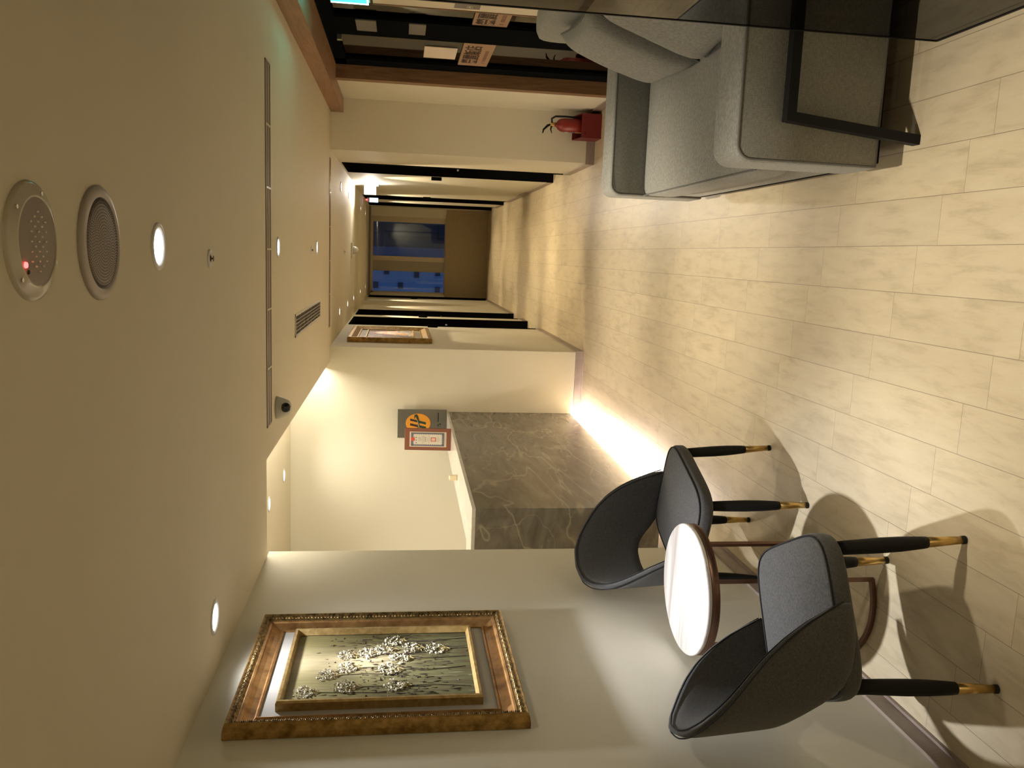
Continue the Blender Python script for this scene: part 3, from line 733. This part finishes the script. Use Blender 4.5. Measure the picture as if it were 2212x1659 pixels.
def canvas_mat():
    m = mat('painted_meadow', (.5, .45, .2), .55); n = N(m); tc = n.add('ShaderNodeTexCoord'); sp = n.add('ShaderNodeSeparateXYZ'); n.link(tc.outputs['Object'], sp.inputs[0])
    y, z = sp.outputs[1], sp.outputs[2]
    v1 = n.coord((1, 46, 4.5)); v2 = n.coord((1, 95, 9)); v3 = n.coord((1, 14, 10))
    s1 = n.noise(v1, 1, 5, .6, .5); s2 = n.noise(v2, 1, 4, .6, .8); s3 = n.noise(v3, 1, 5, .6, .3)
    t = n.math('MULTIPLY_ADD', z, 1.75, .5)                      # 0 bottom .. 1 top
    base = n.ramp(t, [(.0, (.075, .075, .03)), (.35, (.12, .11, .045)), (.62, (.20, .175, .075)), (1, (.25, .215, .09))])
    # pale sky patch in the upper middle
    dy = n.math('ABSOLUTE', n.math('ADD', y, -.035)); band = n.math('SUBTRACT', 1, n.math('SMOOTH_MIN', n.math('MULTIPLY', dy, 9), 1, .4))
    sky = n.math('MULTIPLY', n.math('MAXIMUM', band, 0), n.ramp(t, [(.28, (0, 0, 0)), (.6, (1, 1, 1))]))
    base = n.mix(n.math('MINIMUM', n.math('MULTIPLY', sky, 1.1), 1), base, (.50, .42, .25))
    dark = n.ramp(s1, [(.46, (0, 0, 0)), (.58, (1, 1, 1))])
    dens = n.ramp(t, [(.08, (1, 1, 1)), (.55, (.45, .45, .45)), (.9, (.12, .12, .12))])
    base = n.mix(n.math('MULTIPLY', dark, dens), base, (.055, .042, .018))
    lite = n.ramp(s2, [(.60, (0, 0, 0)), (.68, (1, 1, 1))])
    base = n.mix(n.math('MULTIPLY', lite, .5), base, (.34, .31, .18))
    base = n.mix(n.math('MULTIPLY', n.ramp(s3, [(.5, (0, 0, 0)), (.8, (1, 1, 1))]), .35), base, (.17, .155, .06))
    n.link(base, n.b.inputs['Base Color']); n.bump(n.math('ADD', s1, s2), .5, .003); return m
CWd, CHt = .460, .592
link('canvas', boxes((.014, .024, -CWd/2, CWd/2, -CHt/2, CHt/2)), canvas_mat(), pc)
# measured flower centres: (fraction from far edge to near edge, fraction from top)
FL = [(.86, .09), (.63, .19), (.34, .29), (.53, .30), (.80, .30), (.32, .40), (.27, .50), (.57, .53), (.13, .56), (.41, .59), (.25, .66), (.80, .57), (.27, .80)]
M_PETAL = mat('cream_impasto', (.58, .54, .42), .5); M_PETAL2 = mat('ochre_impasto', (.36, .28, .11), .55)
bmw, bmo, bmd = new(), new(), new()
def petal(bm, c, r, R):
    nrm = Vector((1, R.uniform(-.7, .7), R.uniform(-.7, .7))).normalized(); q = nrm.to_track_quat('Z', 'Y').to_matrix().to_4x4(); q = Matrix.Translation(c) @ q
    ctr = bm.verts.new(q @ Vector((0, 0, -r*.15))); sp = R.uniform(0, 6)
    ring = [bm.verts.new(q @ Vector((r*(1+.25*math.sin(2*a+sp))*math.cos(a), r*.62*math.sin(a), r*.25*math.sin(3*a+sp)))) for a in [2*PI*k/8 for k in range(8)]]
    for k in range(8): bm.faces.new((ring[k], ring[(k+1) % 8], ctr))
R = random.Random(11)
for i, (fy, fz) in enumerate(FL):
    y0 = CWd/2 - fy*CWd; z0 = CHt/2 - fz*CHt; rr = .032 + .006*R.random()
    for k in range(84):
        a = R.uniform(0, 2*PI); q = rr*math.sqrt(R.random()); y = y0 + q*math.cos(a)*1.05; z = z0 + q*math.sin(a)*.95
        petal(bmw, Vector((.026+R.random()*.004, y, z)), R.uniform(.0028, .0055), R)
    for k in range(26):
        petal(bmo, Vector((.026+R.random()*.002, y0 + R.uniform(-.02, .02), z0 - rr*R.uniform(.5, 1.15))), R.uniform(.002, .0035), R)
    # thin sepals and stem
    for k in range(5):
        a = -.5 + .25*k; p = Vector((.0255, y0, z0-rr*1.5)); e = Vector((.0265, y0 + math.sin(a)*rr*1.1, z0 - rr*.25))
        tube(bmo, [p, (p+e)/2 + Vector((.001, math.sin(a)*.006, -.004)), e], .0006, 4)
    tube(bmd, [Vector((.025, y0, z0-rr*1.3)), Vector((.0255, y0+R.uniform(-.01, .01), z0-.13)), Vector((.025, y0+R.uniform(-.02, .02), max(-CHt/2+.01, z0-.26)))], .0010, 4)
for k in range(420):
    y = R.uniform(-CWd/2+.01, CWd/2-.01); z = R.triangular(-CHt/2+.02, CHt/2-.06, -.08)
    L = R.uniform(.004, .012); p = Vector((.0248, y, z)); 
    if R.random() < .45: petal(bmd, p, R.uniform(.002, .006), R)
    else: tube(bmd, [p, p + Vector((.0004, R.uniform(-.003, .003), L*2.4))], [.0012, .0003], 4)
link('white_flower_relief', bmw, M_PETAL, pc); link('ochre_flower_relief', bmo, M_PETAL2, pc); link('dark_leaf_strokes', bmd, mat('dark_stroke', (.035, .02, .018), .5), pc)

# colourful picture in the corridor
p2 = thing('abstract_picture', 'gold framed colourful picture on the left corridor wall before the first door', 'picture', (-.815, 8.12, 1.70))
w2, h2 = 1.16, .76
bm = picture_frame(p2, w2, h2, [(.0, .002), (0, .040), (.008, .045), (.035, .045), (.075, .022), (.09, .022), (.09, .012)], None); link('outer_moulding', bm, M_GOLD, p2)
link('liner', boxes((.006, .012, -w2/2+.08, w2/2-.08, -h2/2+.08, h2/2-.08)), mat('cream_liner', (.62, .56, .44), .5), p2)
def abstract_mat():
    m = mat('abstract_paint', (.4, .3, .2), .4); n = N(m); v = n.coord((1, 5, 6)); f = n.noise(v, 1.1, 3, .6, 2.5); g = n.noise(n.coord((1, 9, 11)), 1, 3, .6, 1)
    tc = n.add('ShaderNodeTexCoord'); sp = n.add('ShaderNodeSeparateXYZ'); n.link(tc.outputs['Object'], sp.inputs[0])
    top = n.ramp(f, [(.36, (.42, .50, .42)), (.44, (.50, .10, .12)), (.5, (.62, .22, .18)), (.56, (.72, .66, .5)), (.64, (.30, .34, .28))])
    low = n.ramp(f, [(.34, (.04, .07, .22)), (.42, (.14, .22, .46)), (.48, (.70, .62, .42)), (.54, (.50, .32, .08)), (.6, (.30, .05, .03)), (.68, (.10, .12, .24))])
    t = n.ramp(n.math('MULTIPLY_ADD', sp.outputs[2], 2.6, .5), [(.35, (0, 0, 0)), (.65, (1, 1, 1))])
    c = n.mix(t, low, top); c = n.mix(n.math('MULTIPLY', n.ramp(g, [(.55, (0, 0, 0)), (.65, (1, 1, 1))]), .5), c, (.05, .04, .08))
    n.link(c, n.b.inputs['Base Color']); return m
link('canvas', boxes((.012, .022, -.36, .36, -.215, .215)), abstract_mat(), p2)
bm = picture_frame(p2, .76, .46, [(0, .012), (0, .030), (.012, .030), (.02, .022)], None); link('inner_frame', bm, M_GOLDIN, p2)

# ================================================================== CHAIRS
def interp(tab, x):
    if x <= tab[0][0]: return tab[0][1]
    for (a, p), (b, q) in zip(tab, tab[1:]):
        if x <= b: t = (x-a)/(b-a); t = t*t*(3-2*t) if False else t; return p + (q-p)*t
    return tab[-1][1]
ZT = [(0, .845), (20, .835), (32, .812), (41, .786), (50, .757), (58, .728), (68, .682), (77, .625), (85, .562), (92, .492), (96, .445)]
ZB = [(0, .556), (15, .552), (25, .536), (33, .508), (40, .474), (48, .444), (58, .428), (75, .416), (90, .412), (96, .416)]
def shell_pt(ph, z, off=0.):
    a = math.radians(ph); flare = max(0, z-.40)
    rx = .262 + .07*flare + off; ry = .262 + .05*flare + off
    ex = 2.25; ca, sa = math.cos(a), math.sin(a); q = (abs(ca)**ex + abs(sa)**ex)**(-1/ex)
    lean = 0
    return Vector((-rx*q*ca + lean, ry*q*sa, z))
def make_chair(label):
    t = thing('lounge_chair', label, 'chair', group='charcoal barrel chairs at the round table')
    bm = new(); rim = sebox(bm, .230, .236, .388, .450, 5, 72, .022, .012, (.008, 0)); 
    seat = link('seat', bm, M_CHAIR, t, True)
    bm = new(); tube(bm, rim, .0028, 6, True); link('piping', bm, M_PIPE, seat, True)
    # shell
    NP, NS = 72, 14; P0 = 96.0; TH = .026
    outer, inner = [], []
    for i in range(NP+1):
        ph = -P0 + 2*P0*i/NP; zt = interp(ZT, abs(ph)); zb = interp(ZB, abs(ph)); co, ci = [], []
        edge = min(1, (P0-abs(ph))/5.); 
        for j in range(NS+1):
            s = j/NS; z = zb + (zt-zb)*s
            rnd = math.sqrt(max(0, 1-((abs(s-.5)*2)**8))) * (.35+.65*edge)
            th = TH*rnd
            co.append(shell_pt(ph, z, +TH*.5 - (TH-th)*.5 + .0)); ci.append(shell_pt(ph, z, -TH*.5 + (TH-th)*.5))
        outer.append(co); inner.append(ci)
    bm = new()
    VO = [[bm.verts.new(p) for p in c] for c in outer]; VI = [[bm.verts.new(p) for p in c] for c in inner]
    for i in range(NP):
        for j in range(NS):
            bm.faces.new((VO[i][j], VO[i+1][j], VO[i+1][j+1], VO[i][j+1])); bm.faces.new((VI[i][j], VI[i][j+1], VI[i+1][j+1], VI[i+1][j]))
        bm.faces.new((VO[i][0], VI[i][0], VI[i+1][0], VO[i+1][0])); bm.faces.new((VO[i][NS], VO[i+1][NS], VI[i+1][NS], VI[i][NS]))
    for i in (0, NP):
        for j in range(NS): bm.faces.new((VO[i][j], VO[i][j+1], VI[i][j+1], VI[i][j]))
    back = link('backrest', bm, M_CHAIR, t, True)
    md = back.modifiers.new('smooth', 'SUBSURF'); md.levels = 1; md.render_levels = 1
    for side in (1, -1):
        bm = new(); pts = []
        for i in range(0, NP+1):
            ph = -P0 + 2*P0*i/NP; zt = interp(ZT, abs(ph)); zb = interp(ZB, abs(ph)); z = zt - .008*min(1, (zt-zb)/.1)
            pts.append(shell_pt(ph, z, side*TH*.40))
        tube(bm, pts, .0024, 5); link('piping', bm, M_PIPE, back, True)
    for sx, sy in ((1, 1), (1, -1), (-1, 1), (-1, -1)):
        top = Vector((sx*.183, sy*.183, .395)); bot = Vector((sx*.201, sy*.201, 0))
        P = lambda f: top.lerp(bot, f)
        bm = new(); tube(bm, [P(0), P(.15), P(.35), P(.5), P(.6), P(.66), P(.70)], [.019, .021, .0225, .0215, .0195, .018, .0165], 20); lg = link('leg', bm, M_BLACK, t, True)
        bm = new(); tube(bm, [P(.698), P(.83), P(.975)], [.0155, .0132, .0110], 20); link('brass_tip', bm, M_BRASS, lg, True)
        bm = new(); tube(bm, [P(.97), P(.998)], [.0122, .0122], 16); link('foot_cap', bm, M_RUBBER, lg)
    return t
ch1 = make_chair('nearer charcoal barrel chair, back turned to the camera, beside the round table')
ch1.location = (-1.026, 2.163, 0); ch1.rotation_euler = (0, 0, math.radians(29))
ch2 = copy_tree(ch1); ch2['label'] = 'farther charcoal barrel chair behind the round table, showing its open back'
ch2.location = (-1.045, 3.245, 0); ch2.rotation_euler = (0, 0, math.radians(-21))

# ================================================================== SIDE TABLE
tb = thing('side_table', 'small round white marble table on thin bronze legs between two chairs', 'table', (-1.145, 2.695, 0))
TZ, TR = .597, .229
bm = new(); lathe(bm, [(TR-.004, TZ-.018), (TR, TZ-.014), (TR, TZ-.004), (TR-.004, TZ)], seg=72); link('tabletop', bm, M_TABLE, tb, True)
bm = new(); lathe(bm, [(TR-.001, TZ-.044), (TR-.001, TZ-.018), (TR-.012, TZ-.018), (TR-.012, TZ-.044), (TR-.001, TZ-.044)], seg=72, cap=False); link('apron_ring', bm, M_BRONZE, tb, True)
def rib(bm, pts, w, h):
    pts = [Vector(p) for p in pts]; rg = []
    for i, p in enumerate(pts):
        t = (pts[min(i+1, len(pts)-1)]-pts[max(i-1, 0)]).normalized(); s = Vector((-t.y, t.x, 0)).normalized() if abs(t.z) < .9 else Vector((p.x, p.y, 0)).normalized()
        up = t.cross(s)
        rg.append([bm.verts.new(p + a*s*w/2 + b*up*h/2) for a, b in ((-1, -1), (1, -1), (1, 1), (-1, 1))])
    for a, b in zip(rg, rg[1:]):
        for k in range(4): bm.faces.new((a[k], a[(k+1) % 4], b[(k+1) % 4], b[k]))
    bm.faces.new(rg[0]); bm.faces.new(rg[-1])
LA = [-62, 66, 178]; LR = TR-.008
for a in LA:
    a = math.radians(a); bm = new(); rib(bm, [(LR*math.cos(a), LR*math.sin(a), .004), (LR*math.cos(a), LR*math.sin(a), TZ-.03)], .014, .014); link('leg', bm, M_BRONZE, tb)
for a0, a1 in ((66, 298),):
    bm = new(); rib(bm, [(LR*math.cos(math.radians(a0+(a1-a0)*k/40)), LR*math.sin(math.radians(a0+(a1-a0)*k/40)), .008) for k in range(41)], .016, .014); link('base_arc', bm, M_BRONZE, tb)

# ================================================================== SOFA
sf = thing('sofa', 'light grey fabric sofa with black metal side frames behind the smoked glass pane', 'sofa', (0, 0, 0))
def rounded_slab(bm, x0, x1, z0, z1, y0, y1, rc, re=.012, seg=8, corners=(1, 1, 1, 1)):
    """slab standing in XZ with rounded corners, soft edges across Y"""
    def outline(ins, y):
        out = []
        cs = [(x0, z0, PI, corners[0]), (x1, z0, 1.5*PI, corners[1]), (x1, z1, 0, corners[2]), (x0, z1, .5*PI, corners[3])]
        for cx_, cz_, a0, on in cs:
            r = rc if on else .006; sx = 1 if cx_ == x0 else -1; sz = 1 if cz_ == z0 else -1
            ox, oz = cx_ + sx*r, cz_ + sz*r
            for k in range(seg+1):
                a = a0 + .5*PI*k/seg; out.append(Vector((ox + (r-min(ins, r*.9))*math.cos(a) , y, oz + (r-min(ins, r*.9))*math.sin(a))))
        return out
    rs = []
    for k in range(5): a = PI/2*k/4; rs.append([bm.verts.new(p) for p in outline(re*(1-math.sin(a)), y0+re*(1-math.cos(a)))])
    for k in range(5): a = PI/2*k/4; rs.append([bm.verts.new(p) for p in outline(re*(1-math.cos(a)), y1-re+re*math.sin(a))])
    n_ = len(rs[0])
    for a, b in zip(rs, rs[1:]):
        for k in range(n_): bm.faces.new((a[k], a[(k+1) % n_], b[(k+1) % n_], b[k]))
    bm.faces.new(rs[0]); bm.faces.new(rs[-1])
    return outline(re*.6, y0+re*.12), outline(re*.6, y1-re*.12)
SX0, SX1 = .325, 1.195
for y0, y1 in ((2.575, 2.775), (4.165, 4.365)):
    bm = new(); p0, p1 = rounded_slab(bm, SX0, SX1, .10, .582, y0, y1, .055, .016, corners=(0, 0, 1, 1)); ar = link('arm', bm, M_SOFA, sf, True)
    bm = new(); tube(bm, p0, .0042, 6, True); link('piping', bm, M_SOFA_PIPE, ar, True)
    bm = new(); tube(bm, p1, .0042, 6, True); link('piping', bm, M_SOFA_PIPE, ar, True)
# base and seat cushion
bm = new(); rounded_slab(bm, SX0+.012, SX1, .095, .27, 2.78, 4.16, .02, .004); link('base', bm, M_SOFA, sf, True)
def cushion_box(x0, x1, y0, y1, z0, z1, bulge=.012, nx=16, ny=28, nz=6, r=.03):
    bm = new(); bmesh.ops.create_cube(bm, size=1); bmesh.ops.subdivide_edges(bm, edges=bm.edges, cuts=9, use_grid_fill=True)
    hx, hy, hz = (x1-x0)/2, (y1-y0)/2, (z1-z0)/2
    for v_ in bm.verts:
        u, w, q = v_.co*2
        # soften corners in the three planes
        X, Y, Z = u*hx, w*hy, q*hz
        ix, iy, iz = max(abs(X)-(hx-r), 0), max(abs(Y)-(hy-r), 0), max(abs(Z)-(hz-r), 0); L = math.sqrt(ix*ix+iy*iy+iz*iz)
        if L > r:
            f = r/L; X = math.copysign(hx-r+ix*f, X) if ix > 0 else X; Y = math.copysign(hy-r+iy*f, Y) if iy > 0 else Y; Z = math.copysign(hz-r+iz*f, Z) if iz > 0 else Z
        b = (1-abs(u)**3)*(1-abs(w)**3); Z += bulge*b*q; 
        X += bulge*.8*(1-abs(q)**2)*(1-abs(w)**3)*u
        v_.co = Vector((X+(x0+x1)/2, Y+(y0+y1)/2, Z+(z0+z1)/2))
    return bm
bm = cushion_box(SX0-.004, 1.02, 2.782, 4.158, .262, .42, .012, r=.022); st = link('seat_cushion', bm, M_SOFA, sf, True)
sb = st.modifiers.new('s', 'SUBSURF'); sb.levels = 1; sb.render_levels = 1
bm = new(); tube(bm, [(SX0+.004, 2.80 + k*(4.14-2.80)/20, .412) for k in range(21)], .0035, 6); tube(bm, [(SX0+.004, 4.15, .41), (SX0+.004, 4.152, .3)], .0035, 6); link('piping', bm, M_SOFA_PIPE, st, True)
# sagging dust cover below
bm = new(); R = random.Random(3)
for k in range(30):
    y0, y1 = 2.6+k*.058, 2.6+(k+1)*.058; d0 = .02+.008*math.sin(k*.9)+.004*math.sin(k*2.3); d1 = .02+.008*math.sin((k+1)*.9)+.004*math.sin((k+1)*2.3)
    vs = [bm.verts.new(p) for p in ((SX0+.01, y0, .1), (SX0+.01, y1, .1), (SX0+.022, y1, .1-d1), (SX0+.022, y0, .1-d0))]; bm.faces.new(vs)
    vs = [bm.verts.new(p) for p in ((SX0+.022, y1, .1-d1), (SX0+.022, y0, .1-d0), (1.1, y0, .092), (1.1, y1, .092))]; bm.faces.new(vs)
link('dust_cover', bm, mat('black_dust_cover', (.03, .025, .02), .9), sf)
# backrest
bm = cushion_box(1.05, 1.215, 2.60, 4.34, .10, .985, .015, r=.06); bk = link('backrest', bm, M_SOFA, sf, True); sb = bk.modifiers.new('s', 'SUBSURF'); sb.levels = 1; sb.render_levels = 1
# black metal side frames
def side_frame(yb, yt):
    bm = new()
    def bar(p, q, w, d):
        p, q = Vector(p), Vector(q); t = (q-p).normalized(); s = Vector((0, 1, 0)); u_ = t.cross(s).normalized()
        vs = [bm.verts.new(c + a*u_*w/2 + b*s*d/2) for c in (p, q) for a, b in ((-1, -1), (1, -1), (1, 1), (-1, 1))]
        bm.faces.new(vs[:4]); bm.faces.new(vs[4:]); [bm.faces.new((vs[i], vs[(i+1) % 4], vs[4+(i+1) % 4], vs[4+i])) for i in range(4)]
    bar((.413, yb, .0), (.462, yt, .430), .030, .036)
    bar((1.107, yb, .0), (1.058, yt, .430), .030, .036)
    bar((.448, yt, .428), (1.072, yt, .428), .030, .036)
    return link('metal_leg_frame', bm, M_BLACK, sf)
side_frame(2.527, 2.540); side_frame(4.395, 4.385)

# throw cushions
def pillow(label, c, rot, w, h, d, seed):
    bm = new(); NX = 26; R = random.Random(seed); g = {}
    for side in (1, -1):
        for i in range(NX+1):
            for j in range(NX+1):
                u, v_ = -1+2*i/NX, -1+2*j/NX; edge = i in (0, NX) or j in (0, NX)
                if edge and side == -1: g[(side, i, j)] = g[(1, i, j)]; continue
                pinch = 1 - .07*(1-abs(u)**2)*(abs(v_)**3) ; pinch2 = 1 - .07*(1-abs(v_)**2)*(abs(u)**3)
                t = max(0, (1-u**4)*(1-v_**4))**.42
                wr = .006*noise.noise(Vector((u*2.2+seed, v_*2.2, side))) + .004*math.sin(5*u+3*v_+seed)*abs(u*v_)
                g[(side, i, j)] = bm.verts.new((u*w/2*pinch2, v_*h/2*pinch, side*(d/2*t) + wr*(t)))
        for i in range(NX):
            for j in range(NX): bm.faces.new((g[(side, i, j)], g[(side, i+1, j)], g[(side, i+1, j+1)], g[(side, i, j+1)]))
    o = link('throw_cushion', bm, M_SOFA, None, True); tag(o, label, 'cushion', 'grey throw cushions on the sofa')
    o.location = c; o.rotation_euler = rot
    ring = [g for g in ()]
    bm = new(); pts = []
    for k in range(96):
        a = k/96*4; s = int(a); f = a-s
        u, v_ = ((-1+2*f, -1), (1, -1+2*f), (1-2*f, 1), (-1, 1-2*f))[s]
        pinch = 1 - .07*(1-abs(u)**2)*(abs(v_)**3); pinch2 = 1 - .07*(1-abs(v_)**2)*(abs(u)**3); pts.append((u*w/2*pinch2*1.004, v_*h/2*pinch*1.004, 0))
    tube(bm, pts, .004, 6, True); link('piping', bm, M_SOFA_PIPE, o, True)
    return o
def leaning(ax, ay, az): return (ax, ay, az)
pillow('grey throw cushion leaning at the far end of the sofa', (.912, 3.66, .672), (0, math.radians(-71), math.radians(-4)), .50, .55, .15, 1)
pillow('grey throw cushion leaning at the near end of the sofa', (.912, 3.06, .665), (0, math.radians(-70), math.radians(5)), .48, .50, .15, 2)
